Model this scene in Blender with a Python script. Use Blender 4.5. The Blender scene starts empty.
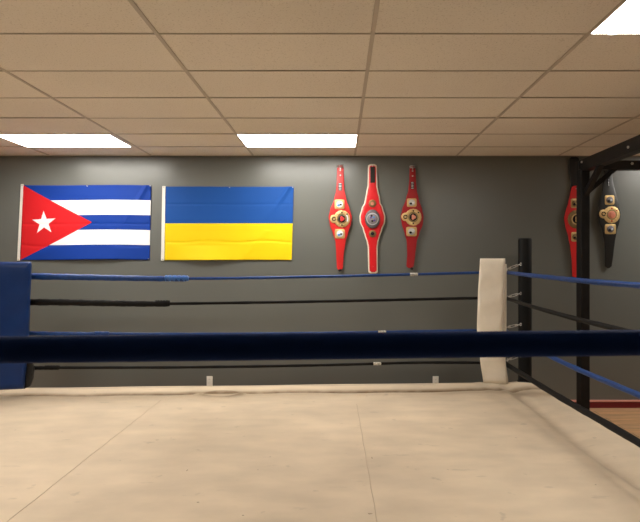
import bpy, bmesh, math, random
from mathutils import Vector, Matrix
random.seed(7)
PI = math.pi
scn = bpy.context.scene
C = scn.collection

# ---------------------------------------------------------------- measures
CX, CY, F = 339.0, 264.0, 560.0      # vanishing point of the room and focal length (px of a 640x522 frame)
EYE = 1.73                            # camera height
CEIL = 3.03
WALL_D = 6.74
RING_Z = 0.43
def P(px, py, D):                     # a measured point at a known distance
    return Vector(((px - CX) / F * D, D, EYE - (py - CY) / F * D))
S = F / WALL_D                        # px per metre on the far wall
def W(px, py, off=0.0):
    return Vector(((px - CX) / S, WALL_D - off, EYE - (py - CY) / S))

# ---------------------------------------------------------------- materials
def mat(name, col, rough=0.6, metal=0.0, spec=0.5, sheen=0.0, noise=None, bump=None, coat=0.0):
    m = bpy.data.materials.new(name); m.use_nodes = True
    nt = m.node_tree; b = nt.nodes['Principled BSDF']
    b.inputs['Base Color'].default_value = (*col, 1)
    b.inputs['Roughness'].default_value = rough
    b.inputs['Metallic'].default_value = metal
    b.inputs['Specular IOR Level'].default_value = spec
    b.inputs['Sheen Weight'].default_value = sheen
    b.inputs['Coat Weight'].default_value = coat
    tc = nt.nodes.new('ShaderNodeTexCoord')
    if noise:
        sc, amt = noise
        n = nt.nodes.new('ShaderNodeTexNoise'); n.inputs['Scale'].default_value = sc; n.inputs['Detail'].default_value = 6
        nt.links.new(tc.outputs['Object'], n.inputs['Vector'])
        r = nt.nodes.new('ShaderNodeMapRange')
        r.inputs['From Min'].default_value = .3; r.inputs['From Max'].default_value = .7
        r.inputs['To Min'].default_value = 1 - amt; r.inputs['To Max'].default_value = 1 + amt
        nt.links.new(n.outputs['Fac'], r.inputs['Value'])
        mx = nt.nodes.new('ShaderNodeVectorMath'); mx.operation = 'SCALE'
        mx.inputs[0].default_value = col
        nt.links.new(r.outputs[0], mx.inputs['Scale'])
        nt.links.new(mx.outputs[0], b.inputs['Base Color'])
    if bump:
        sc, st, dist = bump
        n = nt.nodes.new('ShaderNodeTexNoise'); n.inputs['Scale'].default_value = sc; n.inputs['Detail'].default_value = 4
        nt.links.new(tc.outputs['Object'], n.inputs['Vector'])
        bp = nt.nodes.new('ShaderNodeBump'); bp.inputs['Strength'].default_value = st; bp.inputs['Distance'].default_value = dist
        nt.links.new(n.outputs['Fac'], bp.inputs['Height']); nt.links.new(bp.outputs[0], b.inputs['Normal'])
    return m

M = {}
M['wall'] = mat('grey_wall_paint', (.136, .142, .130), .33, spec=.75, noise=(1.2, .04), bump=(260, .12, .002))
M['red_base'] = mat('red_baseboard', (.20, .012, .02), .35)
M['pink_edge'] = mat('baseboard_top', (.75, .34, .28), .4)
M['grid'] = mat('ceiling_grid_paint', (.58, .51, .43), .55)
M['bone'] = mat('white_plastic', (.86, .84, .78), .4)
M['slot'] = mat('outlet_slot', (.05, .045, .04), .5)
M['rope_blue'] = mat('blue_rope_cover', (.004, .046, .215), .42, spec=.4, noise=(30, .2), bump=(45, .25, .004))
M['rope_black'] = mat('black_rope_cover', (.005, .0045, .0045), .6, spec=.2, bump=(45, .25, .004))
M['near_blue'] = mat('blue_cloth_tape', (.004, .032, .19), .75, spec=.12, bump=(300, .3, .002))
M['tape'] = mat('white_tape', (.60, .58, .53), .5, noise=(60, .4))
M['tape_blue'] = mat('crumpled_blue_tape', (.03, .13, .45), .3, bump=(90, .8, .006))
M['post'] = mat('black_post_paint', (.005, .005, .005), .55, spec=.22, noise=(8, .2))
M['steel'] = mat('rack_black_steel', (.010, .009, .009), .5, noise=(14, .3), spec=.3)
M['bolt'] = mat('bolt_steel', (.55, .53, .5), .35, metal=.8)
M['pad_blue'] = mat('blue_vinyl', (.004, .027, .130), .42, spec=.3, noise=(6, .1), bump=(9, .25, .01))
M['pad_white'] = mat('cream_vinyl', (.84, .76, .64), .5, noise=(5, .06), bump=(9, .35, .01))
M['pad_black'] = mat('black_vinyl', (.012, .011, .011), .45)
M['frame'] = mat('ring_frame', (.02, .02, .02), .6)
M['red_leather'] = mat('red_leather', (.62, .018, .018), .42, bump=(120, .2, .002))
M['red_leather_b'] = mat('bright_red_leather', (.68, .012, .018), .38, bump=(120, .2, .002))
M['red_dark'] = mat('dark_red_leather', (.33, .008, .012), .42)
M['black_leather'] = mat('black_leather', (.014, .013, .012), .36, bump=(120, .2, .002))
M['cream'] = mat('cream_piping', (.80, .70, .58), .5)
M['gold'] = mat('gold_plate', (.72, .50, .22), .38, metal=.65, bump=(220, .6, .003))
M['gold_dark'] = mat('antique_gold_plate', (.30, .20, .09), .35, metal=.8, bump=(220, .7, .003))
M['silver'] = mat('silver_plate', (.62, .62, .64), .3, metal=.7, bump=(200, .5, .003))
M['pewter'] = mat('dark_pewter', (.16, .14, .15), .35, metal=.7, bump=(260, .8, .004))
M['dull'] = mat('dull_silver', (.30, .27, .29), .4, metal=.6, bump=(260, .9, .004))
M['enamel_white'] = mat('white_enamel', (.8, .8, .82), .2)
M['enamel_blue'] = mat('blue_enamel', (.12, .30, .62), .2)
M['enamel_dark'] = mat('dark_enamel', (.02, .018, .02), .25)
M['enamel_red'] = mat('red_enamel', (.60, .05, .05), .25)
M['enamel_pink'] = mat('copper_enamel', (.72, .26, .17), .25)
M['enamel_purple'] = mat('purple_enamel', (.16, .10, .34), .25)
M['flag_blue'] = mat('blue_flag_cloth', (.003, .040, .30), .65, spec=.25)
M['flag_white'] = mat('white_flag_cloth', (.92, .93, .95), .55)
M['flag_red'] = mat('red_flag_cloth', (.66, .012, .018), .6, spec=.25)
M['ua_blue'] = mat('azure_flag_cloth', (.008, .075, .33), .65, spec=.25)
M['ua_yellow'] = mat('yellow_flag_cloth', (.90, .64, .0), .6, spec=.3)
M['header'] = mat('canvas_header', (.84, .80, .74), .6)

def emis(name, col, st):
    m = bpy.data.materials.new(name); m.use_nodes = True
    nt = m.node_tree; nt.nodes.remove(nt.nodes['Principled BSDF'])
    e = nt.nodes.new('ShaderNodeEmission'); e.inputs[0].default_value = (*col, 1); e.inputs[1].default_value = st
    nt.links.new(e.outputs[0], nt.nodes['Material Output'].inputs[0]); return m
M['lamp'] = emis('lit_diffuser', (1.0, .955, .87), 20.0)
M['lamp_frame'] = mat('troffer_frame', (.75, .70, .62), .4)

def ceiling_tile_mat():
    m = mat('ceiling_tile', (.90, .84, .75), .9, spec=.1)
    nt = m.node_tree; b = nt.nodes['Principled BSDF']; tc = nt.nodes['Texture Coordinate']
    n = nt.nodes.new('ShaderNodeTexNoise'); n.inputs['Scale'].default_value = 95; n.inputs['Detail'].default_value = 3
    v = nt.nodes.new('ShaderNodeTexNoise'); v.inputs['Scale'].default_value = .9; v.inputs['Detail'].default_value = 3
    nt.links.new(tc.outputs['Object'], n.inputs['Vector']); nt.links.new(tc.outputs['Object'], v.inputs['Vector'])
    r = nt.nodes.new('ShaderNodeValToRGB')
    r.color_ramp.elements[0].position = .32; r.color_ramp.elements[0].color = (.72, .66, .57, 1)
    r.color_ramp.elements[1].position = .42; r.color_ramp.elements[1].color = (.90, .84, .75, 1)
    nt.links.new(n.outputs['Fac'], r.inputs[0])
    mr = nt.nodes.new('ShaderNodeMapRange'); mr.inputs['To Min'].default_value = .93; mr.inputs['To Max'].default_value = 1.07
    nt.links.new(v.outputs['Fac'], mr.inputs['Value'])
    mx = nt.nodes.new('ShaderNodeVectorMath'); mx.operation = 'SCALE'
    nt.links.new(r.outputs[0], mx.inputs[0]); nt.links.new(mr.outputs[0], mx.inputs['Scale'])
    nt.links.new(mx.outputs[0], b.inputs['Base Color'])
    bp = nt.nodes.new('ShaderNodeBump'); bp.inputs['Strength'].default_value = .5; bp.inputs['Distance'].default_value = .003
    nt.links.new(n.outputs['Fac'], bp.inputs['Height']); nt.links.new(bp.outputs[0], b.inputs['Normal'])
    return m
M['tile'] = ceiling_tile_mat()

def canvas_mat():
    base = (.70, .575, .43)
    m = mat('ring_canvas_cloth', base, .62, spec=.25)
    nt = m.node_tree; b = nt.nodes['Principled BSDF']; tc = nt.nodes['Texture Coordinate']
    L = nt.links.new
    def noise(sc, det, stretch=(1, 1, 1)):
        mp = nt.nodes.new('ShaderNodeMapping'); mp.inputs['Scale'].default_value = stretch
        L(tc.outputs['Object'], mp.inputs['Vector'])
        n = nt.nodes.new('ShaderNodeTexNoise'); n.inputs['Scale'].default_value = sc; n.inputs['Detail'].default_value = det
        L(mp.outputs[0], n.inputs['Vector']); return n.outputs['Fac']
    def rng(v, a, bb, c, d):
        r = nt.nodes.new('ShaderNodeMapRange'); r.inputs['From Min'].default_value = a; r.inputs['From Max'].default_value = bb
        r.inputs['To Min'].default_value = c; r.inputs['To Max'].default_value = d; L(v, r.inputs['Value']); return r.outputs[0]
    def mul(a, c):
        k = nt.nodes.new('ShaderNodeMath'); k.operation = 'MULTIPLY'; L(a, k.inputs[0]); L(c, k.inputs[1]); return k.outputs[0]
    big = rng(noise(1.1, 5), .3, .7, .86, 1.07)
    smear = rng(noise(2.6, 8, (1, 2.0, 1)), .32, .7, .90, 1.05)
    spots = rng(noise(8, 4), .26, .31, .84, 1.0)
    scuff = rng(noise(5.2, 7, (1.0, 2.8, 1)), .27, .34, .86, 1.0)
    k = mul(mul(big, smear), mul(spots, scuff))
    vm = nt.nodes.new('ShaderNodeVectorMath'); vm.operation = 'SCALE'; vm.inputs[0].default_value = base
    L(k, vm.inputs['Scale'])
    at_ = nt.nodes.new('ShaderNodeAttribute'); at_.attribute_name = 'crease_tone'
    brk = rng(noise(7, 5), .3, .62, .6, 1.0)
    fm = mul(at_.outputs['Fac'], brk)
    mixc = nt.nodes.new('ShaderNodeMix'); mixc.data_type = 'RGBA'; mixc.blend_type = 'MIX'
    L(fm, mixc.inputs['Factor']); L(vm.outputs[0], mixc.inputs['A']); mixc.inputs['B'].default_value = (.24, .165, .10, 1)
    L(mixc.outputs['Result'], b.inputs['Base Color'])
    bp = nt.nodes.new('ShaderNodeBump'); bp.inputs['Strength'].default_value = .35; bp.inputs['Distance'].default_value = .02
    L(noise(3.5, 5), bp.inputs['Height']); L(bp.outputs[0], b.inputs['Normal'])
    return m
M['canvas'] = canvas_mat()
M['seam'] = mat('canvas_seam', (.56, .45, .33), .7)
M['mark'] = mat('scuff_mark', (.36, .28, .20), .8)

def floor_mat():
    m = mat('wood_plank_floor', (.4, .2, .08), .38)
    nt = m.node_tree; b = nt.nodes['Principled BSDF']; tc = nt.nodes['Texture Coordinate']; L = nt.links.new
    br = nt.nodes.new('ShaderNodeTexBrick'); br.inputs['Scale'].default_value = 1.0
    br.inputs['Brick Width'].default_value = 1.2; br.inputs['Row Height'].default_value = .14
    br.inputs['Mortar Size'].default_value = .003; br.inputs['Mortar'].default_value = (.10, .05, .02, 1)
    br.inputs['Color1'].default_value = (.66, .37, .17, 1); br.inputs['Color2'].default_value = (.50, .31, .18, 1)
    L(tc.outputs['Object'], br.inputs['Vector'])
    mp = nt.nodes.new('ShaderNodeMapping'); mp.inputs['Scale'].default_value = (1, 7, 1); L(tc.outputs['Object'], mp.inputs['Vector'])
    n = nt.nodes.new('ShaderNodeTexNoise'); n.inputs['Scale'].default_value = 3; n.inputs['Detail'].default_value = 6; L(mp.outputs[0], n.inputs['Vector'])
    r = nt.nodes.new('ShaderNodeMapRange'); r.inputs['From Min'].default_value = .3; r.inputs['From Max'].default_value = .7
    r.inputs['To Min'].default_value = .7; r.inputs['To Max'].default_value = 1.25; L(n.outputs['Fac'], r.inputs['Value'])
    vm = nt.nodes.new('ShaderNodeVectorMath'); vm.operation = 'SCALE'; L(br.outputs['Color'], vm.inputs[0]); L(r.outputs[0], vm.inputs['Scale'])
    L(vm.outputs[0], b.inputs['Base Color']); return m
M['floor'] = floor_mat()

# ---------------------------------------------------------------- mesh helpers
def bx(bm, lo, hi, mi=0):
    x0, y0, z0 = lo; x1, y1, z1 = hi
    v = [bm.verts.new(p) for p in ((x0,y0,z0),(x1,y0,z0),(x1,y1,z0),(x0,y1,z0),(x0,y0,z1),(x1,y0,z1),(x1,y1,z1),(x0,y1,z1))]
    for f in ((3,2,1,0),(4,5,6,7),(0,1,5,4),(1,2,6,5),(2,3,7,6),(3,0,4,7)):
        fc = bm.faces.new([v[i] for i in f]); fc.material_index = mi

def obj(name, bm, m, parent=None, smooth=False, bevel=0, seg=2, weld=False):
    bmesh.ops.recalc_face_normals(bm, faces=bm.faces[:])
    me = bpy.data.meshes.new(name); bm.to_mesh(me); bm.free()
    for q in (m if isinstance(m, (list, tuple)) else [m]): me.materials.append(M[q])
    if smooth:
        for p in me.polygons: p.use_smooth = True
    o = bpy.data.objects.new(name, me); C.objects.link(o)
    if parent:
        o.parent = parent
        o.matrix_parent_inverse = Matrix.Translation(-parent.location)
    if bevel:
        b = o.modifiers.new('bevel', 'BEVEL'); b.width = bevel; b.segments = seg; b.limit_method = 'ANGLE'
    return o

def tag(o, label, cat, group=None):
    o['label'] = label; o['category'] = cat
    if group: o['group'] = group
    return o
def thing(name, label, cat, loc, group=None):
    o = bpy.data.objects.new(name, None); C.objects.link(o); o.location = loc; o.empty_display_size = .1
    return tag(o, label, cat, group)
def struct(o):
    o['kind'] = 'structure'; return o

def tube(bm, pts, rad, n=12, mi=0, caps=True):
    pts = [Vector(p) for p in pts]
    rads = rad if isinstance(rad, (list, tuple)) else [rad] * len(pts)
    rings = []; up = Vector((0, 0, 1))
    for i, p in enumerate(pts):
        d = (pts[min(i+1, len(pts)-1)] - pts[max(i-1, 0)]).normalized()
        a = up if abs(d.dot(up)) < .95 else Vector((1, 0, 0))
        s = d.cross(a).normalized(); t = s.cross(d).normalized()
        rings.append([bm.verts.new(p + (s * math.cos(2*PI*k/n) + t * math.sin(2*PI*k/n)) * rads[i]) for k in range(n)])
    for a, b in zip(rings, rings[1:]):
        for k in range(n):
            f = bm.faces.new((a[k], a[(k+1) % n], b[(k+1) % n], b[k])); f.material_index = mi; f.smooth = True
    if caps:
        for r in (rings[0], rings[-1]):
            f = bm.faces.new(r); f.material_index = mi

def spline(pts, n):                    # Catmull-Rom through the points
    pts = [Vector(p) for p in pts]; out = []
    q = [pts[0]*2 - pts[1]] + pts + [pts[-1]*2 - pts[-2]]
    for i in range(1, len(q)-2):
        for k in range(n):
            t = k / n
            a, b, c, d = q[i-1], q[i], q[i+1], q[i+2]
            out.append(.5*((2*b) + (c-a)*t + (2*a-5*b+4*c-d)*t*t + (3*b-a-3*c+d)*t**3))
    out.append(pts[-1]); return out

def prism(bm, poly, y0, y1, mi=0):     # polygon in x/z extruded between two y
    a = [bm.verts.new((x, y0, z)) for x, z in poly]; b = [bm.verts.new((x, y1, z)) for x, z in poly]
    n = len(poly)
    for f in [bm.faces.new(a), bm.faces.new(list(reversed(b)))] + [bm.faces.new((a[i], b[i], b[(i+1) % n], a[(i+1) % n])) for i in range(n)]:
        f.material_index = mi

def lerp(a, b, t): return a + (b - a) * t
def interp(rows, y):
    if y <= rows[0][0]: return rows[0][1:]
    for a, b in zip(rows, rows[1:]):
        if y <= b[0]:
            t = (y - a[0]) / (b[0] - a[0]); t = t*t*(3-2*t) * .6 + t * .4
            return tuple(lerp(u, v, t) for u, v in zip(a[1:], b[1:]))
    return rows[-1][1:]

# ---------------------------------------------------------------- room shell
XL, XR, YB = -6.2, 6.6, -5.0
def shell(name, lo, hi, m):
    bm = bmesh.new(); bx(bm, lo, hi); return struct(obj(name, bm, m))
shell('floor', (XL, YB, -.1), (XR, WALL_D, 0), 'floor')
shell('wall_far', (XL-.1, WALL_D, -.1), (XR+.1, WALL_D+.12, CEIL+.1), 'wall')
shell('wall_left', (XL-.12, YB, -.1), (XL, WALL_D, CEIL+.1), 'wall')
shell('wall_right', (XR, YB, -.1), (XR+.12, WALL_D, CEIL+.1), 'wall')
shell('wall_back', (XL-.1, YB-.12, -.1), (XR+.1, YB, CEIL+.1), 'wall')
bm = bmesh.new(); bx(bm, (XL, WALL_D-.014, 0), (XR, WALL_D, .075)); bx(bm, (XL, WALL_D-.026, .075), (XR, WALL_D, .096), 1)
struct(obj('baseboard_far', bm, ['red_base', 'pink_edge'], bevel=.002))

# ceiling: tiles 4 x 2 ft laid in a grid
X0 = .19; TW = 1.219; TD = .61; Y0 = 3.165
cols = range(-5, 5); rows_ = range(-14, 6)
lights = {(-2, 4), (0, 4), (4, 4), (2, -1), (-2, -1), (-4, -1)}
# column c spans X0+(c-1)*TW .. X0+c*TW ; row r spans Y0+r*TD .. +TD
bm = bmesh.new()
for c in range(-5, 7):
    for r in range(-14, 6):
        x0 = X0 + (c-1)*TW; x1 = x0 + TW; y0 = Y0 + r*TD; y1 = y0 + TD
        x0 = max(x0, XL); x1 = min(x1, XR); y0 = max(y0, YB); y1 = min(y1, WALL_D)
        if x1 - x0 < .02 or y1 - y0 < .02 or (c, r) in lights: continue
        dz = [random.uniform(.001, .0065) for _ in range(4)]
        g = .004
        vs = [bm.verts.new((x0+g, y0+g, CEIL+dz[0])), bm.verts.new((x1-g, y0+g, CEIL+dz[1])), bm.verts.new((x1-g, y1-g, CEIL+dz[2])), bm.verts.new((x0+g, y1-g, CEIL+dz[3]))]
        ws = [bm.verts.new(v.co + Vector((0, 0, .015))) for v in vs]
        bm.faces.new(vs); bm.faces.new(ws)
        for i in range(4): bm.faces.new((vs[i], vs[(i+1) % 4], ws[(i+1) % 4], ws[i]))
bx(bm, (XL, YB, CEIL+.06), (XR, WALL_D, CEIL+.1))
ceil = struct(obj('ceiling', bm, 'tile'))
bm = bmesh.new()
for c in range(-6, 7):
    x = X0 + c*TW
    if XL < x < XR: bx(bm, (x-.012, YB, CEIL-.002), (x+.012, WALL_D, CEIL+.0006)); bx(bm, (x-.002, YB, CEIL), (x+.002, WALL_D, CEIL+.03))
for r in range(-14, 7):
    y = Y0 + r*TD
    if YB < y < WALL_D: bx(bm, (XL, y-.008, CEIL-.0015), (XR, y+.008, CEIL+.0008)); bx(bm, (XL, y-.002, CEIL), (XR, y+.002, CEIL+.03))
bx(bm, (XL, WALL_D-.022, CEIL-.002), (XR, WALL_D, CEIL+.001))
obj('ceiling_grid', bm, 'grid', ceil)

names = {(-2, 4): 'lit ceiling light panel above the flag with the white star, cut off at the left',
         (0, 4): 'lit ceiling light panel near the far wall, right of the one at the left edge',
         (2, -1): 'lit ceiling light panel nearest the camera, at the top right corner of the photo'}
seen = [(-2, 4), (0, 4), (2, -1)]
for (c, r) in sorted(lights, key=lambda k: (k not in seen, k)):
    x0 = X0 + (c-1)*TW; x1 = x0 + TW; y0 = Y0 + r*TD; y1 = y0 + TD
    t = thing('ceiling_light', names.get((c, r), 'lit ceiling light panel outside the view of the photo'), 'ceiling light', ((x0+x1)/2, (y0+y1)/2, CEIL), 'fluorescent ceiling light panels')
    bm = bmesh.new(); w = .010
    bx(bm, (x0+.002, y0+.002, CEIL-.004), (x0+w, y1-.002, CEIL+.04)); w1 = .055 if (c, r) == (-2, 4) else w
    bx(bm, (x1-w1, y0+.002, CEIL-.004), (x1-.002, y1-.002, CEIL+.04))
    bx(bm, (x0+w, y0+.002, CEIL-.004), (x1-w, y0+w, CEIL+.04)); bx(bm, (x0+w, y1-w, CEIL-.004), (x1-w, y1-.002, CEIL+.04))
    obj('frame', bm, 'lamp_frame', t)
    e = .055 if (c, r) == (-2, 4) else w
    bm = bmesh.new(); bx(bm, (x0+w, y0+w, CEIL-.002), (x1-e, y1-w, CEIL+.004)); obj('diffuser', bm, 'lamp', t)
    if (c, r) == (2, -1):
        bm = bmesh.new(); bx(bm, (x0+.115, y1-.012, CEIL-.010), (x0+.14, y1+.012, CEIL-.004)); obj('light_leak_tab', bm, 'bone', t, bevel=.002)  # white tab added in place of a light leak at the panel edge

# outlets
def outlet(px, py, label):
    p = W(px, py); t = thing('wall_outlet', label, 'outlet', (p.x, WALL_D, p.z))
    bm = bmesh.new(); bx(bm, (p.x-.036, WALL_D-.007, p.z-.058), (p.x+.036, WALL_D, p.z+.058)); obj('cover_plate', bm, 'bone', t, bevel=.003)
    for s in (-1, 1):
        bm = bmesh.new(); z = p.z + s*.021
        prism(bm, [(p.x + .016*math.cos(a*PI/8), z + .0145*math.sin(a*PI/8)) for a in range(16)], WALL_D-.009, WALL_D-.006)
        so = obj('socket', bm, 'bone', t)
        bm = bmesh.new()
        for q in (-.006, .006): bx(bm, (p.x+q-.0012, WALL_D-.0095, z-.004), (p.x+q+.0012, WALL_D-.0088, z+.006))
        obj('slots', bm, 'slot', t)
outlet(209.7, 381.0, 'white wall outlet below the yellow and blue flag, just above the ring edge')
outlet(435.6, 381.0, 'white wall outlet just left of the cream corner pad, above the ring edge')

# ---------------------------------------------------------------- flags
def flag(name, label, corners, header, cut_lines, colour, mats, ripple):
    """corners tl, tr, br, bl in wall pixels; cut_lines (point, normal) in uv; colour(u,v)->material index"""
    tl, tr, br, bl = corners
    bm = bmesh.new(); NU, NV = 110, 80
    vs = [[bm.verts.new((i/NU, 0, j/NV)) for j in range(NV+1)] for i in range(NU+1)]
    for i in range(NU):
        for j in range(NV): bm.faces.new((vs[i][j], vs[i+1][j], vs[i+1][j+1], vs[i][j+1]))
    for (pu, pv), (nu, nv) in cut_lines:
        bmesh.ops.bisect_plane(bm, geom=bm.verts[:]+bm.edges[:]+bm.faces[:], plane_co=(pu, 0, pv), plane_no=(nu, 0, nv), dist=1e-6)
    for f in bm.faces:
        c = f.calc_center_median(); f.material_index = colour(c.x, c.z)
    for v in bm.verts:
        u, w = v.co.x, v.co.z
        px = lerp(lerp(tl[0], tr[0], u), lerp(bl[0], br[0], u), w)
        py = lerp(lerp(tl[1], tr[1], u), lerp(bl[1], br[1], u), w)
        px, py = px, py + ripple(u, w)[0]
        v.co = W(px, py, .012 + ripple(u, w)[1])
    o0 = W((tl[0]+tr[0])/2, bl[1]); t = thing(name, label, 'flag', (o0.x, WALL_D, o0.z))
    cl = obj('cloth', bm, mats, t, smooth=True)
    so = cl.modifiers.new('thickness', 'SOLIDIFY'); so.thickness = .0015; so.offset = 0
    htl, hbl, w = header
    bm = bmesh.new()
    a = [W(*htl), W(htl[0]+w, htl[1]), W(hbl[0]+w, hbl[1]), W(*hbl)]
    prism(bm, [(p.x, p.z) for p in a], WALL_D-.018, WALL_D-.011); h = obj('header_tape', bm, 'header', t, bevel=.001)
    for (px, py) in ((htl[0]+w/2, htl[1]+1.2), (hbl[0]+w/2, hbl[1]-1.2)):
        q = W(px, py); bm = bmesh.new(); tube(bm, [(q.x, WALL_D-.021, q.z), (q.x, WALL_D-.012, q.z)], .008, 12); obj('grommet', bm, 'bolt', t)
    for (px, py) in ((tr[0]-.8, tr[1]+.8), (br[0]-.8, br[1]-.8), ((tl[0]+tr[0])/2, tl[1]+.9), ((bl[0]+br[0])/2, bl[1]+ripple(.5, 1)[0]-.9)):
        q = W(px, py); bm = bmesh.new(); tube(bm, [(q.x, WALL_D-.019-ripple(.5, 1)[1]*.3, q.z), (q.x, WALL_D, q.z)], .005, 10); obj('push_pin', bm, 'tape', t)
    return t

# single-star flag: five stripes, red triangle, white star
cut = [((0, k/5), (0, 1)) for k in range(1, 5)]
apex = (.545, .5)
cut += [((0, 0), (.5, -apex[0])), ((0, 1), (.5, apex[0]))]
AR = 129/75.0
sc_, R0 = (.172, .5), .163
starp = []
for k in range(10):
    a = PI/2 + k*PI/5 + .06; r = R0 if k % 2 == 0 else R0*.40
    starp.append((sc_[0] + r*math.cos(a)/AR, sc_[1] - r*math.sin(a)))
def inpoly(u, v, P_):
    c = False; n = len(P_)
    for i in range(n):
        a, b = P_[i], P_[(i+1) % n]
        if (a[1] > v) != (b[1] > v) and u < (b[0]-a[0])*(v-a[1])/(b[1]-a[1]) + a[0]: c = not c
    return c
for k in range(5):
    a, b = starp[2*k], starp[(2*k+4) % 10]
    d = (b[0]-a[0], b[1]-a[1]); cut.append((a, (d[1], -d[0])))
def col_star(u, v):
    if inpoly(u, v, starp): return 1
    if u/apex[0] < 1 - abs(v-.5)*2: return 2
    return 0 if int(v*5) % 2 == 0 else 1
def rip1(u, v):
    dy = -.9*math.sin(PI*u)*(1-v)*0 + 1.1*math.sin(PI*min(1, u*1.05))*(v-.15)*-.5 + .5*math.sin(7*u)
    off = .004*math.sin(9*u+2*v) + .022*max(0, v-.75)*4*math.sin(PI*u)**2
    off += .022*math.exp(-((u-.97+.34*v)/.018)**2)*max(0, .8-v) - .005*math.exp(-((v-.52)/.010)**2) - .006*math.exp(-((v-.79-.03*math.sin(9*u))/.015)**2)
    return dy*.6, max(off, -.006)
flag('wall_flag', 'flag with blue and white stripes, red triangle and white star, pinned to the grey wall',
     ((24, 185.3), (151.6, 185.3), (149.8, 259.8), (21, 260)), ((21.6, 184.3), (17.8, 260.5), 2.6), cut, col_star,
     ['flag_blue', 'flag_white', 'flag_red'], rip1)
def rip2(u, v):
    dy = .5*math.sin(5*u+1)*(v-.3)
    off = .004*math.sin(7*u+3*v) + .055*max(0, v-.8)*4*(math.sin(PI*min(1, u*1.5))**2 if u < .66 else .0)
    off += .026*math.exp(-((u-.97+.38*v)/.020)**2)*max(0, .55-v)*1.4 - .005*math.exp(-((v-.24)/.010)**2) - .006*math.exp(-((v-.75-.01*math.sin(14*u))/.013)**2)
    off += .005*math.exp(-((u-.8+.5*(v-.6))/.03)**2)*(v > .6)
    return dy*.6, max(off, -.006)
flag('wall_flag', 'flag with a blue upper half and a yellow lower half, pinned to the grey wall',
     ((166, 186.8), (293.8, 186.8), (291.8, 260.2), (165, 260)), ((162.7, 186.2), (161.4, 260.6), 3.2), [((0, .5), (0, 1))],
     lambda u, v: 0 if v < .5 else 1, ['ua_blue', 'ua_yellow'], rip2)

# ---------------------------------------------------------------- championship belts
def sheet(rows, depth, th, off0, n=64, m=10, y0=None, y1=None, curl=.35):
    """rows: (y_px, x_left_px, x_right_px); returns bmesh of a thick leather strap standing off the wall"""
    bm = bmesh.new(); y0 = rows[0][0] if y0 is None else y0; y1 = rows[-1][0] if y1 is None else y1
    fr, bk = [], []
    for i in range(n+1):
        t = i/n; y = lerp(y0, y1, t); l, r = interp(rows, y)
        # rounded tips
        e = min(t, 1-t)*(y1-y0); hw = (r-l)/2
        if e < 2: k = math.sqrt(max(0, 1-((2-e)/2)**2)); cxm = (l+r)/2; hw2 = hw - (1-k)*min(2, hw*.6); l, r = cxm-hw2, cxm+hw2
        o = off0 + depth(t)
        a, b = [], []
        for j in range(m+1):
            s = j/m; x = lerp(l, r, s); c = curl * .01 * (2*s-1)**2
            a.append(bm.verts.new(W(x, y, o + th - c))); b.append(bm.verts.new(W(x, y, o - c)))
        fr.append(a); bk.append(b)
    for i in range(n):
        for j in range(m):
            f = bm.faces.new((fr[i][j], fr[i][j+1], fr[i+1][j+1], fr[i+1][j])); f.smooth = True
            f = bm.faces.new((bk[i][j], bk[i+1][j], bk[i+1][j+1], bk[i][j+1])); f.smooth = True
        bm.faces.new((fr[i][0], fr[i+1][0], bk[i+1][0], bk[i][0])); bm.faces.new((fr[i][m], bk[i][m], bk[i+1][m], fr[i+1][m]))
    for i in (0, n): bm.faces.new(fr[i] + list(reversed(bk[i])))
    return bm
def disc(px, py, rx, ry, o0, o1, n=32, dome=0.0, lobes=0, amp=0, sq=None):
    bm = bmesh.new(); c = W(px, py)
    def ring(s, o):
        out = []
        for k in range(n):
            a = 2*PI*k/n; f = 1 + amp*math.cos(lobes*a)
            ca, sa = math.cos(a), math.sin(a)
            if sq: ca = math.copysign(abs(ca)**sq, ca); sa = math.copysign(abs(sa)**sq, sa)
            out.append(bm.verts.new((c.x + rx/S*s*f*ca, WALL_D - o, c.z + ry/S*s*f*sa)))
        return out
    rs = [ring(1, o0), ring(1, o1*.9+o0*.1), ring(.93, o1), ring(.5, o1+dome*.7)]
    for a, b in zip(rs, rs[1:]):
        for k in range(n): f = bm.faces.new((a[k], a[(k+1) % n], b[(k+1) % n], b[k])); f.smooth = True
    bm.faces.new(rs[0]); tip = bm.verts.new((c.x, WALL_D-o1-dome, c.z))
    for k in range(n): f = bm.faces.new((rs[-1][k], rs[-1][(k+1) % n], tip)); f.smooth = True
    return bm
def ringm(px, py, r0, r1, o0, o1, n=32, a0=0, a1=2*PI):
    bm = bmesh.new(); c = W(px, py); full = abs(a1-a0-2*PI) < 1e-6
    q = []
    for k in range(n + (0 if full else 1)):
        a = a0 + (a1-a0)*k/n
        q.append([bm.verts.new((c.x + r/S*math.cos(a), WALL_D-o, c.z + r/S*math.sin(a))) for r, o in ((r0, o0), (r1, o0), (r1, o1), (r0, o1))])
    m = len(q)
    for k in range(m if full else m-1):
        a, b = q[k], q[(k+1) % m]
        for j in range(4): bm.faces.new((a[j], a[(j+1) % 4], b[(j+1) % 4], b[j]))
    if not full: bm.faces.new(q[0]); bm.faces.new(q[-1])
    return bm
def wbox(x0, y0, x1, y1, o0, o1):
    bm = bmesh.new(); a = W(x0, y1); b = W(x1, y0); bx(bm, (a.x, WALL_D-o1, a.z), (b.x, WALL_D-o0, b.z)); return bm

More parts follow.
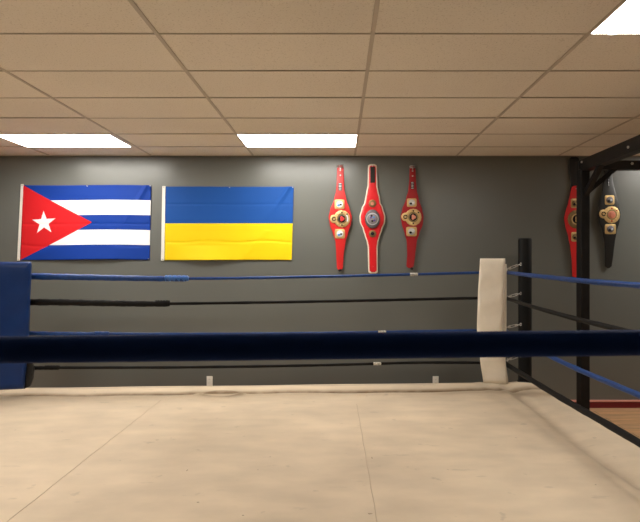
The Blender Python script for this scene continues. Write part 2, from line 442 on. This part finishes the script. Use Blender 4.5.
def nail(t, px, py, o):
    q = W(px, py); bm = bmesh.new()
    tube(bm, [(q.x, WALL_D+.002, q.z), (q.x, WALL_D-o, q.z)], .003, 8); tube(bm, [(q.x, WALL_D-o, q.z), (q.x, WALL_D-o-.003, q.z)], .008, 12)
    obj('nail', bm, 'bolt', t)
def star_ridges(t, px, py, r, o, m, n=12):   # radiating engraved ridges around a plate
    bm = bmesh.new(); c = W(px, py)
    for k in range(n):
        a = 2*PI*k/n; d = Vector((math.cos(a), 0, math.sin(a))); s = Vector((-d.z, 0, d.x))
        p0 = Vector((c.x, WALL_D-o, c.z)) + d*(r*.62/S); p1 = Vector((c.x, WALL_D-o, c.z)) + d*(r*.88/S)
        vs = [bm.verts.new(q) for q in (p0-s*.004, p1-s*.007, p1+s*.007, p0+s*.004)]
        tip = bm.verts.new((p0+p1)/2 + Vector((0, -.004, 0)))
        for i in range(4): bm.faces.new((vs[i], vs[(i+1) % 4], tip))
        bm.faces.new(list(reversed(vs)))
    return obj('engraving', bm, m, t)

def lobed_belt(label, rows, leather, big, lobe, meds, strip, emblem, medal_face, depth, group, plate='gold', buckle=None, medbase='gold', tip=None):
    top = W((rows[0][1]+rows[0][2])/2, rows[-1][0]); t = thing('championship_belt', label, 'championship belt', (top.x, WALL_D, top.z), group)
    obj('strap', sheet(rows, depth, .007, .010), leather, t, bevel=.0015)
    y0, y1 = rows[0][0], rows[-1][0]
    def O(y): return .016 + depth((y-y0)/(y1-y0))
    bxx, byy, br = big
    o = O(byy)
    p = obj('centre_plate', disc(bxx, byy, br, br*1.03, o-.008, o+.007, n=48, lobes=16, amp=.018), plate, t)
    star_ridges(p, bxx, byy, br, o+.007, plate, 14)
    obj('plate_rim', ringm(bxx, byy, br*.50, br*.60, o+.005, o+.011), 'gold_dark' if plate == 'gold' else 'gold', p)
    e = obj('emblem', disc(bxx, byy, br*.46, br*.46, o+.005, o+.012, dome=.004), 'enamel_dark' if emblem[0] else emblem[1], p)
    obj('emblem_crest', disc(bxx+.2, byy+.1, br*.26, br*.30, o+.012, o+.019, n=18, lobes=3, amp=.2), emblem[1], p)
    if emblem[2]: obj('white_banner', ringm(bxx, byy, br*.62, br*.78, o+.006, o+.012, 10, -.5, .7), 'enamel_white', p)
    for (qx, qy) in ((bxx+br*.62, byy-br*.55), (bxx, byy+br*.76), (bxx, byy-br*.76)):
        obj('jewel', disc(qx, qy, .75, .75, o+.005, o+.013, n=12), 'enamel_red' if emblem[3] else 'enamel_dark', p)
    nail(t, (rows[0][1]+rows[0][2])/2, y0+3, depth(.03)+.02)
    if lobe:
        q = obj('side_lobe', disc(lobe[0], lobe[1], lobe[2], lobe[2]*1.05, o-.008, o+.005, n=32), plate, t)
        obj('lobe_emblem', ringm(lobe[0], lobe[1], lobe[2]*.3, lobe[2]*.52, o+.004, o+.009, 20), 'enamel_dark', q)
    for (mx, my, w, h, r, kind) in meds:
        o2 = O(my)
        b = obj('side_plate', disc(mx, my, w/2, h/2, o2-.006, o2+.004, n=40, sq=.30), medbase, t)
        f = obj('medallion', disc(mx, my, r, r, o2+.002, o2+.009, dome=.004), medal_face[0], b)
        obj('medallion_figure', disc(mx-r*.3, my+r*.30, r*.42, r*.34, o2+.009, o2+.014, n=16), medal_face[1], b)
        obj('medallion_mark', disc(mx+r*.35, my+r*.1, r*.34, r*.26, o2+.009, o2+.015, n=14), medal_face[2], b)
    if strip:
        o2 = O((strip[1]+strip[3])/2)
        s = obj('name_tag', wbox(*strip, o2-.004, o2+.005), 'enamel_dark', t)
        n = 5
        for k in range(n):
            ya = lerp(strip[1], strip[3], (k+.25)/n); obj('tag_line', wbox(strip[0]+.5, ya, strip[2]-.5, ya+(strip[3]-strip[1])/n*.42, o2+.004, o2+.006), 'silver', t)
    if buckle:
        l, r, ya, yb = buckle; o2 = O(ya)
        bm = bmesh.new(); A, B = W(l, ya, o2+.008), W(r, yb, o2+.008)
        tube(bm, [A, (B.x, A.y, A.z), B, (A.x, A.y, B.z), A], .006, 8)
        obj('buckle', bm, 'bolt', t)
        for yy in (y0+5, y0+10):
            obj('snap', disc((l+r)/2, yy, .8, .8, O(yy)-.004, O(yy)+.005, n=14), 'bolt', t)
    if tip:
        obj('tip_snap', disc(tip[0], tip[1], tip[2], tip[2]*.8, O(y1)-.006, O(y1)+.004, n=16), tip[3], t)
    return t

G1 = 'red championship belts hung on the wall'
d1 = lambda t: .018 + .020*math.sin(PI*min(1, t*1.1)) + .02*max(0, t-.8)
lobed_belt('red championship belt with gold plates, leftmost of the three beside the blue and yellow flag',
    [(165.8, 337.2, 343.6), (181, 336.9, 343.9), (190, 336.2, 344.4), (200, 334.0, 346.2), (210, 330.2, 349.8), (217.5, 328.6, 351.8), (224, 329.8, 350.8), (234, 333.0, 347.8), (242, 335.6, 345.4), (255, 336.2, 343.6), (270, 337.0, 342.8)],
    'red_leather', (341.9, 219.2, 8.2), (334.0, 219.3, 4.0), [(339.6, 204.8, 10, 9.5, 3.3, 0), (339.9, 234.0, 10, 9.5, 3.3, 0)],
    (338.3, 183.6, 341.9, 191.2), (True, 'enamel_red', True, False), ('enamel_white', 'enamel_blue', 'enamel_dark'), d1, G1, buckle=(337.5, 343.3, 165.8, 167.6), tip=(340, 270.2, 1.6, 'enamel_dark'))
lobed_belt('darker red championship belt with gold plates, hung right of the belt with a cream border',
    [(166.5, 409.3, 415.0), (181, 408.8, 415.6), (190, 408.0, 416.2), (200, 405.4, 418.2), (210, 401.6, 421.6), (217.0, 400.2, 423.0), (224, 401.4, 422.4), (234, 404.4, 418.6), (242, 406.4, 416.2), (255, 406.8, 414.8), (268, 406.0, 413.2)],
    'red_dark', (412.6, 217.6, 8.2), (404.8, 217.3, 4.0), [(411.2, 203.2, 9.5, 8.5, 3.2, 0), (411.0, 231.8, 10.5, 9.5, 3.4, 0)],
    (410.2, 182.4, 413.4, 189.6), (True, 'enamel_pink', False, False), ('silver', 'enamel_dark', 'enamel_white'), d1, G1, plate='gold', buckle=(409.5, 414.8, 166.6, 168.2), tip=(411.5, 268.6, 1.5, 'enamel_dark'))
# the middle belt: cream border, stepped outline
B2 = [(164.4, 368.0, 376.6), (170, 367.7, 377.0), (186, 367.4, 377.4), (192, 366.2, 378.4), (197.5, 365.2, 379.8), (203, 364.2, 380.4), (208, 361.6, 382.8), (217, 359.3, 385.2), (222, 359.6, 385.0), (230, 362.8, 382.0), (236, 364.6, 380.0), (242, 366.6, 378.2), (248, 367.6, 377.6), (273.5, 368.2, 377.8)]
top = W(372.4, 273); t = thing('championship_belt', 'bright red championship belt edged with a cream border, middle of the three red belts', 'championship belt', (top.x, WALL_D, top.z), G1)
d2 = lambda t_: .012 + .012*math.sin(PI*t_)
obj('border', sheet(B2, d2, .006, .006, n=90), 'cream', t)
In = [(y, l+1.25, r-1.25) for y, l, r in B2]; In[0] = (165.8, *In[0][1:]); In[-1] = (272.1, *In[-1][1:])
obj('strap', sheet(In, lambda u: d2(u), .0075, .008, n=90), 'red_leather_b', t)
o = .045
obj('velcro_strip', wbox(370.2, 167.2, 374.8, 183.2, .014, .0335), 'black_leather', t, bevel=.002)
nail(t, 372.3, 166.2, .026)
p = obj('centre_plate', disc(372.2, 219.3, 7.5, 9.4, o-.006, o+.010, n=48, lobes=20, amp=.02), 'pewter', t)
obj('plate_ring', ringm(372.2, 219.3, 5.1, 6.1, o+.008, o+.014, 40), 'silver', p)
obj('plate_field', disc(372.2, 219.3, 4.6, 5.2, o+.008, o+.015, dome=.004), 'dull', p)
for k, (qx, qy, m_) in enumerate(((370.6, 218, 'enamel_purple'), (373.4, 217.6, 'enamel_blue'), (372.0, 221.4, 'enamel_dark'), (374.0, 220.8, 'enamel_purple'), (371.2, 216.2, 'enamel_dark'))):
    obj('plate_figure', disc(qx, qy, 1.1, 1.0, o+.012, o+.021, n=12), m_, p)
star_ridges(p, 372.2, 219.3, 8.4, o+.010, 'pewter', 16)
q = obj('side_plate', disc(372.2, 203.8, 3.7, 3.8, o-.012, o+.002, n=32, lobes=8, amp=.05), 'gold_dark', t)
obj('plate_figure', disc(372.2, 204.1, 1.7, 1.7, o+.001, o+.006, n=16), 'enamel_pink', q)
q = obj('side_plate', disc(372.3, 233.9, 3.7, 3.6, o-.012, o+.002, n=32, lobes=8, amp=.05), 'gold_dark', t)
obj('plate_figure', disc(372.3, 233.9, 1.8, 1.7, o+.001, o+.006, n=16), 'enamel_dark', q)
bm = bmesh.new()                       # small vertical white script near the tip
def stroke(bm, pts, r=.0022):
    pts = [W(372.6 + (x*.5), 266.5 - y, .0275) for x, y in pts]; tube(bm, spline(pts, 4), r, 6)
for k in range(5):
    y = k*1.5; stroke(bm, [(-1.4, y), (1.6, y+.3), (1.2, y+.9), (-.8, y+1.0), (-1.4, y+1.4)])
obj('white_script', bm, 'tape', t)

# black strap and red belt partly behind the rack post
d4 = lambda t_: .015 + .014*math.sin(PI*t_)
t4 = lobed_belt('red championship belt with dark gold plates, half hidden behind the black steel post',
    [(186, 572.6, 581.2), (195, 570.6, 583.2), (204, 568.4, 585.6), (212, 565.8, 588.4), (218.5, 564.4, 589.6), (226, 565.6, 588.4), (238, 568.8, 585.0), (247, 570.6, 583.0), (262, 572.4, 581.4), (277.5, 573.0, 580.4)],
    'red_leather', (576.8, 219.6, 9.0), None, [(575.4, 203.6, 8.5, 9.5, 3.2, 0), (575.6, 237.0, 8.5, 9.5, 3.2, 0)],
    None, (True, 'gold', False, False), ('gold_dark', 'enamel_dark', 'gold'), d4, 'championship belts hung at the right', plate='gold_dark')
obj('black_end', sheet([(157.5, 570.2, 579.8), (170, 570.2, 580.6), (187.5, 571.6, 582.2)], lambda u: .012, .006, .012, n=20), 'black_leather', t4)
obj('white_patch', wbox(574.0, 249, 577.2, 254, .030, .036), 'tape', t4)
lobed_belt('black championship belt with round gold plates, right of the steel post',
    [(160, 604.6, 611.6), (172, 604.4, 612.4), (184, 603.4, 613.6), (196, 601.4, 616.2), (206, 599.2, 618.8), (214.5, 597.8, 620.4), (222, 599.2, 619.4), (232, 602.6, 616.6), (243, 605.0, 615.0), (252, 605.8, 614.2), (268, 606.2, 612.6)],
    'black_leather', (611.2, 215.2, 8.2), (603.2, 214.4, 4.2), [(609.4, 200.6, 9.5, 9.5, 3.4, 0), (610.2, 229.4, 11, 10, 3.4, 0)],
    (607.8, 179.6, 609.6, 187), (False, 'enamel_pink', False, True), ('pewter', 'enamel_dark', 'silver'), lambda t_: .018 + .03*math.sin(PI*t_), 'championship belts hung at the right').location.x -= .028
t4.location.x -= .020

# ---------------------------------------------------------------- ring platform
FL, FR, NR, NL = Vector((-3.85, 5.885, 0)), Vector((2.17, 6.215, 0)), Vector((2.19, .38, 0)), Vector((-3.85, .38, 0))
ring = thing('boxing_ring_platform', 'low boxing ring platform covered in stained beige canvas', 'boxing ring', (-.8, 3.3, 0))
bm = bmesh.new(); NX, NY = 250, 230
wl_ = bm.verts.layers.float.new('crease_tone')  # darker colour along the creases, edge lines and bunched spot
def edged(i, n): t = i/n; return t + .09*math.sin(2*PI*t)*-1     # denser near both ends
grid = []
for i in range(NX+1):
    col = []
    u = edged(i, NX)
    for j in range(NY+1):
        v = edged(j, NY)
        p = lerp(lerp(NL, NR, u), lerp(FL, FR, u), v)
        wl, wf = p.x + 3.85, None
        df = (1-v)*5.6; dn = v*5.6; dr = (1-u)*6.0; dl = u*6.0
        z = 0; wr = 0
        for d in (df, dr, dl, dn):
            wob = .02*math.sin(2.3*p.x+1.7*p.y) + .012*math.sin(7.1*p.x+3*p.y)
            dd = d + wob
            k_ = 1 if d is df else .55
            z += .012*math.exp(-((dd-.20)/.09)**2) - k_*.034*math.exp(-((dd-.40)/.055)**2) + k_*.014*math.exp(-((dd-.49)/.04)**2)
            if d < .05: z -= .02*((.05-d)/.05)**2
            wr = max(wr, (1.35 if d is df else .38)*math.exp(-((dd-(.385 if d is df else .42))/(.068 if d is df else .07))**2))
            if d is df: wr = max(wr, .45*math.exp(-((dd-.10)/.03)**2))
        # soft bunching near the far edge, left of centre
        q = ((p.x+1.18)/.21)**2 + ((p.y-5.58)/.14)**2
        z += .016*math.exp(-(q-1)**2/.18)
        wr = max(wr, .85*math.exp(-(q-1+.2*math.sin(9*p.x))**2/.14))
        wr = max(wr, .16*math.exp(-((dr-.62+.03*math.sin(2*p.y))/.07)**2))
        z += .0025*math.sin(3.1*p.x+1.3*p.y)*math.sin(2.2*p.y-.8*p.x)
        # stretch ridges along the right hand apron
        z += .006*math.exp(-((dr-.62+.03*math.sin(2*p.y))/.05)**2)
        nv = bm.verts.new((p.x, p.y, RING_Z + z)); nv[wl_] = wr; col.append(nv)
    grid.append(col)
for i in range(NX):
    for j in range(NY):
        f = bm.faces.new((grid[i][j], grid[i+1][j], grid[i+1][j+1], grid[i][j+1])); f.smooth = True
bd = [grid[i][0] for i in range(NX)] + [grid[NX][j] for j in range(NY)] + [grid[i][NY] for i in range(NX, 0, -1)] + [grid[0][j] for j in range(NY, 0, -1)]
lowv = [bm.verts.new((v.co.x, v.co.y, RING_Z-.12)) for v in bd]
for i in range(len(bd)): bm.faces.new((bd[i], lowv[i], lowv[(i+1) % len(bd)], bd[(i+1) % len(bd)]))
bm.faces.new(lowv)
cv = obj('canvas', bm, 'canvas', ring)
bm = bmesh.new()
inset = [(FL+Vector((.03, -.03, 0))), (FR+Vector((-.03, -.03, 0))), (NR+Vector((-.03, .03, 0))), (NL+Vector((.03, .03, 0)))]
a = [bm.verts.new((p.x, p.y, 0)) for p in inset]; b = [bm.verts.new((p.x, p.y, RING_Z-.05)) for p in inset]
bm.faces.new(a); bm.faces.new(b)
for i in range(4): bm.faces.new((a[i], a[(i+1) % 4], b[(i+1) % 4], b[i]))
obj('platform_frame', bm, 'frame', ring)
def canvas_z(x, y):
    return RING_Z + .0025*math.sin(3.1*x+1.3*y)*math.sin(2.2*y-.8*x)
for (xa, ya, xb, yb, w) in ((-1.70, 5.35, -1.655, .5, .003), (.165, 5.2, .22, .5, .0045)):
    bm = bmesh.new(); n = 80; pr = None
    for k in range(n+1):
        t_ = k/n; x = lerp(xa, xb, t_) + .0015*math.sin(k*.9); y = lerp(ya, yb, t_); z = canvas_z(x, y) + .0015
        cur = (bm.verts.new((x-w, y, z-.003)), bm.verts.new((x, y, z+.0015)), bm.verts.new((x+w, y, z-.003)))
        if pr: bm.faces.new((pr[0], pr[1], cur[1], cur[0])); bm.faces.new((pr[1], pr[2], cur[2], cur[1]))
        pr = cur
    obj('seam', bm, 'seam', cv)
# small worn scuffs on the canvas
def onring(px, py): D = (EYE-RING_Z)*F/(py-CY); return (px-CX)/F*D, D
scf = [(157, 440, 1.0, .4), (187, 471, .35, 1.1), (370, 514, 1.1, .5), (171, 438, .5, .3), (270, 457, .5, .4), (258, 470, .35, .4), (198, 503, .8, .35), (372, 458, .5, .9), (583, 471, 1.0, .35), (485, 413, .5, .3), (243, 516, .6, .4), (120, 461, .4, .25), (596, 485, .8, .3), (448, 470, .6, .2), (516, 438, .7, .25), (62, 432, .6, .2)]
for (px, py, a_, b_) in scf:
    x, y = onring(px, py); bm = bmesh.new(); n = 14
    vs = [bm.verts.new((x + .011*a_*math.cos(2*PI*k/n)*random.uniform(.6, 1.3), y + .018*b_*math.sin(2*PI*k/n)*random.uniform(.6, 1.3), canvas_z(x, y)+.0022)) for k in range(n)]
    bm.faces.new(vs); obj('scuff_mark', bm, 'mark', cv)

# ---------------------------------------------------------------- ring posts with turnbuckles
def turnbuckle(t, a, b):
    a, b = Vector(a), Vector(b); d = (b-a); s = Vector((0, 0, 1)); L = d.length; d.normalize()
    bm = bmesh.new()
    m0, m1 = a + d*L*.30, a + d*L*.74
    tube(bm, [m0 + s*.011, m1 + s*.011], .0042, 8); tube(bm, [m0 - s*.011, m1 - s*.011], .0042, 8)
    tube(bm, [m0 - d*.008, m0 + d*.010], .013, 10); tube(bm, [m1 - d*.010, m1 + d*.008], .013, 10)
    body = obj('turnbuckle', bm, 'bolt', t)
    bm = bmesh.new(); tube(bm, [m0, a + d*.02], .005, 8)
    tube(bm, [a + d*.03 + s*.014*math.cos(k*.7)*1 + d*.016*math.sin(k*.7) for k in range(8)], .004, 8); obj('hook', bm, 'bolt', body)
    bm = bmesh.new(); tube(bm, [m1, b - d*.01], .005, 8)
    tube(bm, [b + Vector((0, -.004, 0)) + s*.014*math.cos(k*.7) + d*.014*math.sin(k*.7) for k in range(10)], .004, 8); obj('eye_bolt', bm, 'bolt', body)
def ring_post(x, y, label, ends):
    t = thing('ring_post', label, 'ring post', (x, y, RING_Z)); r = .071
    bm = bmesh.new(); tube(bm, [(x, y, RING_Z+.011), (x, y, RING_Z+.02), (x, y, EYE+.262), (x, y, EYE+.276), (x, y, EYE+.280)], [r, r, r, r*.97, r*.88], 32); obj('shaft', bm, 'post', t)
    bm = bmesh.new(); tube(bm, [(x, y, RING_Z+.011), (x, y, RING_Z+.024)], r*1.12, 24); obj('base_collar', bm, 'post', t)
    for a, b in ends: turnbuckle(t, a, b)
    return t
pc = Vector((2.035, 6.13))
RC = Vector((1.69, 5.83)); LC = Vector((-3.20, 5.56)); RF = Vector((1.648, 5.83))
hR = [.085, .350, .688, 1.030]; hL = [.118, .375, .682, 1.025]
ends = []
for (xa, ya, xb, yb) in ((505, 270, 520.5, 264.2), (506, 297.6, 520.5, 293.4), (504, 328, 520.5, 324.4), (506, 360.4, 520.5, 355.6)):
    D0, D1 = 5.86, 6.05; A = P(xa, ya, D0); B = P(xb, yb, D1); ends.append((A, B))
ring_post(pc.x, pc.y, 'tall black round ring post behind the cream corner pad', ends)
pl = Vector((-3.76, 5.80)); dirn = (Vector((LC.x, LC.y)) - pl).normalized()
ring_post(pl.x, pl.y, 'tall black ring post behind the blue corner pad, outside the left of the photo',
          [((LC.x-.02, LC.y, EYE-h+.01), (pl.x+dirn.x*.07, pl.y+dirn.y*.07, EYE-h+.05)) for h in hL])

# ---------------------------------------------------------------- corner pads
def pad(label, cx, cy, nrm, width, shifts, thick, top, bot, m, flare=None):
    t = thing('corner_pad', label, 'corner pad', (cx, cy, EYE+bot)); n = Vector((nrm[0], nrm[1], 0)).normalized(); tg = Vector((-n.y, n.x, 0))
    if tg.x < 0: tg = -tg
    bm = bmesh.new(); NZ, NK = 40, 32
    rings = []
    for i in range(NZ+1):
        s = i/NZ; z = lerp(top, bot, s); sh, wd = interp(shifts, s)
        e = min(s, 1-s)*abs(top-bot); k = 1 if e > .03 else math.sqrt(1-((.03-e)/.03)**2*.75)
        c = Vector((cx, cy, EYE+z)) + tg*sh; r_ = []
        for q in range(NK):
            a = 2*PI*q/NK; ca, sa = math.cos(a), math.sin(a)
            ux = math.copysign(abs(ca)**.28, ca)*wd/2; uy = math.copysign(abs(sa)**.45, sa)*thick/2*k
            wr = .004*math.sin(z*23+q*.5)*(abs(sa))
            r_.append(bm.verts.new(c + tg*ux*(1-.02*(1-k)) + n*(uy+wr)))
        rings.append(r_)
    for a, b in zip(rings, rings[1:]):
        for q in range(NK): f = bm.faces.new((a[q], a[(q+1) % NK], b[(q+1) % NK], b[q])); f.smooth = True
    bm.faces.new(rings[0]); bm.faces.new(rings[-1])
    obj('cushion', bm, m, t)
    return t, n, tg
# cream pad at the far right corner
tp, n_, tg_ = pad('cream white corner pad hanging in front of the tall black ring post', 1.545, 5.655, (-.34, -.94), .25,
    [(0, .006, .246), (.30, -.012, .252), (.58, -.022, .252), (.8, .006, .248), (1, .036, .244)], .085, .056, -1.200, 'pad_white')
bm = bmesh.new()
for (s, d) in ((0, 0),):
    c = Vector((1.533, 5.655, EYE)) - n_*.062 + tg_*.020
    rr = []
    for z, w in ((.00, .13), (-.6, .128), (-.76, .125)):
        rr.append([bm.verts.new(c + tg_*x + n_*y + Vector((0, 0, z))) for x, y in ((-w, .018), (w, .018), (w, -.018), (-w, -.018))])
    for a, b in zip(rr, rr[1:]):
        for q in range(4): bm.faces.new((a[q], a[(q+1) % 4], b[(q+1) % 4], b[q]))
    bm.faces.new(rr[0]); bm.faces.new(rr[-1])
obj('back_flap', bm, 'pad_white', tp, bevel=.006)
# blue pad at the far left corner
tp, n_, tg_ = pad('blue vinyl corner pad at the left edge of the photo', -3.13, 5.385, (.20, -.98), .30,
    [(0, .012, .285), (.4, -.006, .290), (.6, -.012, .288), (1, -.045, .275)], .095, .022, -1.200, 'pad_blue')
bm = bmesh.new(); c = Vector((-3.13, 5.385, EYE)) - n_*.062; rr = []
for z, l, r in ((-.03, -.12, .10), (-.62, -.13, .10), (-.95, -.14, .142), (-1.02, -.14, .165), (-1.12, -.14, .155), (-1.19, -.14, .135), (-1.215, -.12, .08)):
    rr.append([bm.verts.new(c + tg_*x + n_*y + Vector((0, 0, z))) for x, y in ((l, .02), (r, .02), (r, -.02), (l, -.02))])
for a, b in zip(rr, rr[1:]):
    for q in range(4): bm.faces.new((a[q], a[(q+1) % 4], b[(q+1) % 4], b[q]))
bm.faces.new(rr[0]); bm.faces.new(rr[-1])
obj('black_backing', bm, 'pad_black', tp, bevel=.008)

# ---------------------------------------------------------------- ring ropes
def rope(label, pts, r, m, sleeve=None, tapes=(), group=None, fray=False, wob=1):
    path = spline(pts, 14); a = path[0]
    t = thing('ring_rope', label, 'ring rope', path[len(path)//2], group)
    bm = bmesh.new(); tube(bm, path, [r*(1+wob*(.05*math.sin(i*1.3)+.03*math.sin(i*3.1))) for i in range(len(path))], 14); obj('cord', bm, m, t)
    tot = sum((q-p).length for p, q in zip(path, path[1:]))
    def at(s):
        s *= tot
        for p, q in zip(path, path[1:]):
            L = (q-p).length
            if s <= L: return p + (q-p)*(s/L)
            s -= L
        return path[-1]
    if sleeve:
        s0, s1, r0, r1 = sleeve; n = 60; bm = bmesh.new()
        pp = [at(lerp(s0, s1, k/n)) + Vector((0, 0, -.003)) for k in range(n+1)]
        tube(bm, pp, [lerp(r0, r1, k/n)*(1+.05*math.sin(k*.8)+.04*math.sin(k*2.3)) * (.75 if k in (0, n) else 1) for k in range(n+1)], 16)
        sl = obj('padded_sleeve', bm, m, t)
        bm = bmesh.new(); w = .05 if fray else .03
        pp = [at(s1 - w + w*1.02*k/16) + Vector((0, 0, .002)) for k in range(17)]
        tube(bm, pp, [r1*(1.16 + .12*math.sin(k*2.1)) * (.55 if k in (0, 16) else 1) for k in range(17)], 12)
        obj('taped_end', bm, 'tape_blue' if fray else m, sl)
    for s in tapes:
        w = .042/tot
        bm = bmesh.new(); pp = [at(s-w+2*w*k/6) for k in range(7)]
        tube(bm, pp, [r*1.03, r*1.15, r*1.08, r*1.16, r*1.08, r*1.14, r*1.03], 12); obj('white_tape', bm, 'tape', t)
    return t
def far_pts(h0, h1, mids):
    pts = [Vector((LC.x, LC.y, EYE-h0))]
    for px, py in mids:
        s = (px-8)/(503-8); x = None
        # depth of the rope plane under that pixel
        k = (px-CX)/F; dx, dy = RC.x-LC.x, RC.y-LC.y
        u = (k*LC.y - LC.x)/(dx - k*dy); D = LC.y + u*dy
        pts.append(P(px, py, D))
    pts.append(Vector((RF.x, RF.y, EYE-h1))); return pts
def frac(px):
    k = (px-CX)/F; dx, dy = RC.x-LC.x, RC.y-LC.y; return (k*LC.y - LC.x)/(dx - k*dy)
GF = 'ring ropes along the far side'
rope('blue top rope along the far side of the ring, thickly wrapped at its left end', far_pts(.118, .085, [(60, 276.5), (190, 278.6), (320, 276.6), (420, 274.2)]), .0145, 'rope_blue', (0, frac(190), .034, .026), [frac(417)], GF, fray=True)
rope('black second rope along the far side of the ring, wrapped at its left end', far_pts(.375, .350, [(60, 302), (165, 303.6), (320, 301.4), (420, 299.3)]), .015, 'rope_black', (0, frac(171), .034, .028), [], GF)
rope('blue third rope along the far side of the ring, just above the near rope', far_pts(.682, .688, [(60, 333.4), (190, 334.0), (320, 333.0), (420, 331.3)]), .014, 'rope_blue', (0, frac(110), .022, .018), [frac(385)], GF)
rope('black bottom rope along the far side of the ring, just above the canvas', far_pts(1.025, 1.030, [(60, 367.6), (190, 367.2), (320, 365.2), (420, 362.6)]), .0145, 'rope_black', (0, frac(60), .022, .018), [frac(52), frac(380)], GF)
GR = 'ring ropes along the right side'
def side(pts): return [Vector((x, y, EYE-h)) for x, y, h in pts]
XN, YN = 1.735, .87
rope('blue top rope along the right side of the ring, in front of the steel post', side([(RC.x+.03, RC.y+.01, .085), (1.70, 4.7, .105), (1.705, 3.3, .122), (XN, YN, .112)]), .0185, 'rope_blue', group=GR)
rope('black second rope along the right side of the ring', side([(RC.x+.03, RC.y+.01, .350), (1.70, 4.7, .380), (1.705, 3.3, .398), (XN, YN, .385)]), .0175, 'rope_black', group=GR)
rope('blue third rope along the right side of the ring, crossing above the red baseboard', side([(RC.x+.03, RC.y+.01, .688), (1.70, 4.55, .742), (1.705, 3.3, .747), (XN, YN, .72)]), .0185, 'rope_blue', group=GR)
rope('black bottom rope along the right side of the ring, over the canvas edge', side([(RC.x+.03, RC.y+.01, 1.030), (1.70, 4.4, 1.026), (1.705, 3.2, 1.016), (XN, YN, 1.03)]), .0235, 'rope_black', group=GR)
# near rope crossing the whole photo
def near(px, py): return P(px, py, .78)
npts = [Vector((x, .745+.0365*(x+.45), EYE-.1133+.0038*(x+.45)+.0012*math.sin(2.2*x))) for x in [-3.2+(XN+3.2)*k/24 for k in range(25)]]
tn = rope('thick navy rope stretched across the whole photo nearest the camera', npts, .0179, 'near_blue', wob=.1)

# ---------------------------------------------------------------- steel rack at the right
rack = thing('steel_rack', 'black steel rack with post, overhead beams and corner braces at the right', 'rack', (2.44, 5.6, 0))
zt = EYE + 1.035
def beam(name, a, b, w, h, parent=rack, m='steel'):
    a, b = Vector(a), Vector(b); d = (b-a).normalized(); s = d.cross(Vector((0, 0, 1)))
    s = Vector((1, 0, 0)) if s.length < .01 else s.normalized(); u = s.cross(d).normalized()
    bm = bmesh.new()
    r = [[bm.verts.new(p + s*w/2*i + u*h/2*j) for i, j in ((-1, -1), (1, -1), (1, 1), (-1, 1))] for p in (a, b)]
    bm.faces.new(r[0]); bm.faces.new(r[1])
    for k in range(4): bm.faces.new((r[0][k], r[0][(k+1) % 4], r[1][(k+1) % 4], r[1][k]))
    return obj(name, bm, m, parent, bevel=.004)
beam('post', (2.44, 5.6, .0), (2.44, 5.6, zt), .085, .118)
beam('foot_plate', (2.44, 5.6, .0), (2.44, 5.6, .012), .20, .20)
beam('cross_beam', (2.385, 5.6, EYE+.985), (5.2, 5.6, EYE+.985), .09, .088)
b1 = beam('long_beam', (2.455, 5.655, zt-.055), (2.455, 1.2, zt-.055), .10, .115)
beam('corner_brace', (2.45, 5.56, EYE+.69), (2.45, 5.22, EYE+.945), .05, .045)
beam('corner_brace', (2.46, 5.6, EYE+.70), (2.76, 5.6, EYE+.955), .05, .045)
beam('post', (5.2, 5.6, 0), (5.2, 5.6, zt), .118, .10)
beam('post', (2.455, 1.2, 0), (2.455, 1.2, zt), .10, .118)
for (px, py, D) in ((591.3, 162.0, 5.54), (626.6, 147.2, 4.65)):
    q = P(px, py, D); bm = bmesh.new(); xx = 2.455-.05
    tube(bm, [(xx-.010, q.y, q.z), (xx+.01, q.y, q.z)], .012, 6); o = obj('bolt', bm, 'bolt', rack)
q = P(632.3, 163.5, 5.55); bm = bmesh.new(); tube(bm, [(q.x, 5.548, q.z), (q.x, 5.57, q.z)], .014, 6); obj('bolt', bm, 'bolt', rack)
bm = bmesh.new(); tube(bm, [P(577.0, 158, 5.53), P(577.0, 196, 5.53)], .004, 8)
obj('edge_rod', bm, 'steel', rack)
# small hanging hook under the long beam
bm = bmesh.new(); a = Vector((2.455, 4.45, zt-.105)); tube(bm, spline([a, a+Vector((0, 0, -.05)), a+Vector((.02, 0, -.09)), a+Vector((.045, 0, -.06))], 6), .007, 8)
obj('hanging_hook', bm, 'bolt', rack)

# ---------------------------------------------------------------- camera
cam = bpy.data.cameras.new('camera'); co = bpy.data.objects.new('camera', cam); C.objects.link(co)
co.location = (0, 0, EYE); co.rotation_euler = (PI/2, 0, 0)
cam.sensor_width = 36; cam.sensor_fit = 'HORIZONTAL'; cam.lens = F/640*36
cam.shift_x = -(CX-320)/640; cam.shift_y = (CY-261)/640
cam.clip_start = .05
cam.dof.use_dof = True; cam.dof.focus_distance = 6.3; cam.dof.aperture_fstop = 14
scn.camera = co
w = bpy.data.worlds.new('world'); scn.world = w; w.use_nodes = True
w.node_tree.nodes['Background'].inputs[0].default_value = (.5, .45, .4, 1); w.node_tree.nodes['Background'].inputs[1].default_value = .02
vs_ = scn.view_settings
vs_.view_transform = 'Standard'; vs_.look = 'None'; vs_.gamma = 1; vs_.exposure = 0.0; vs_.use_curve_mapping = False
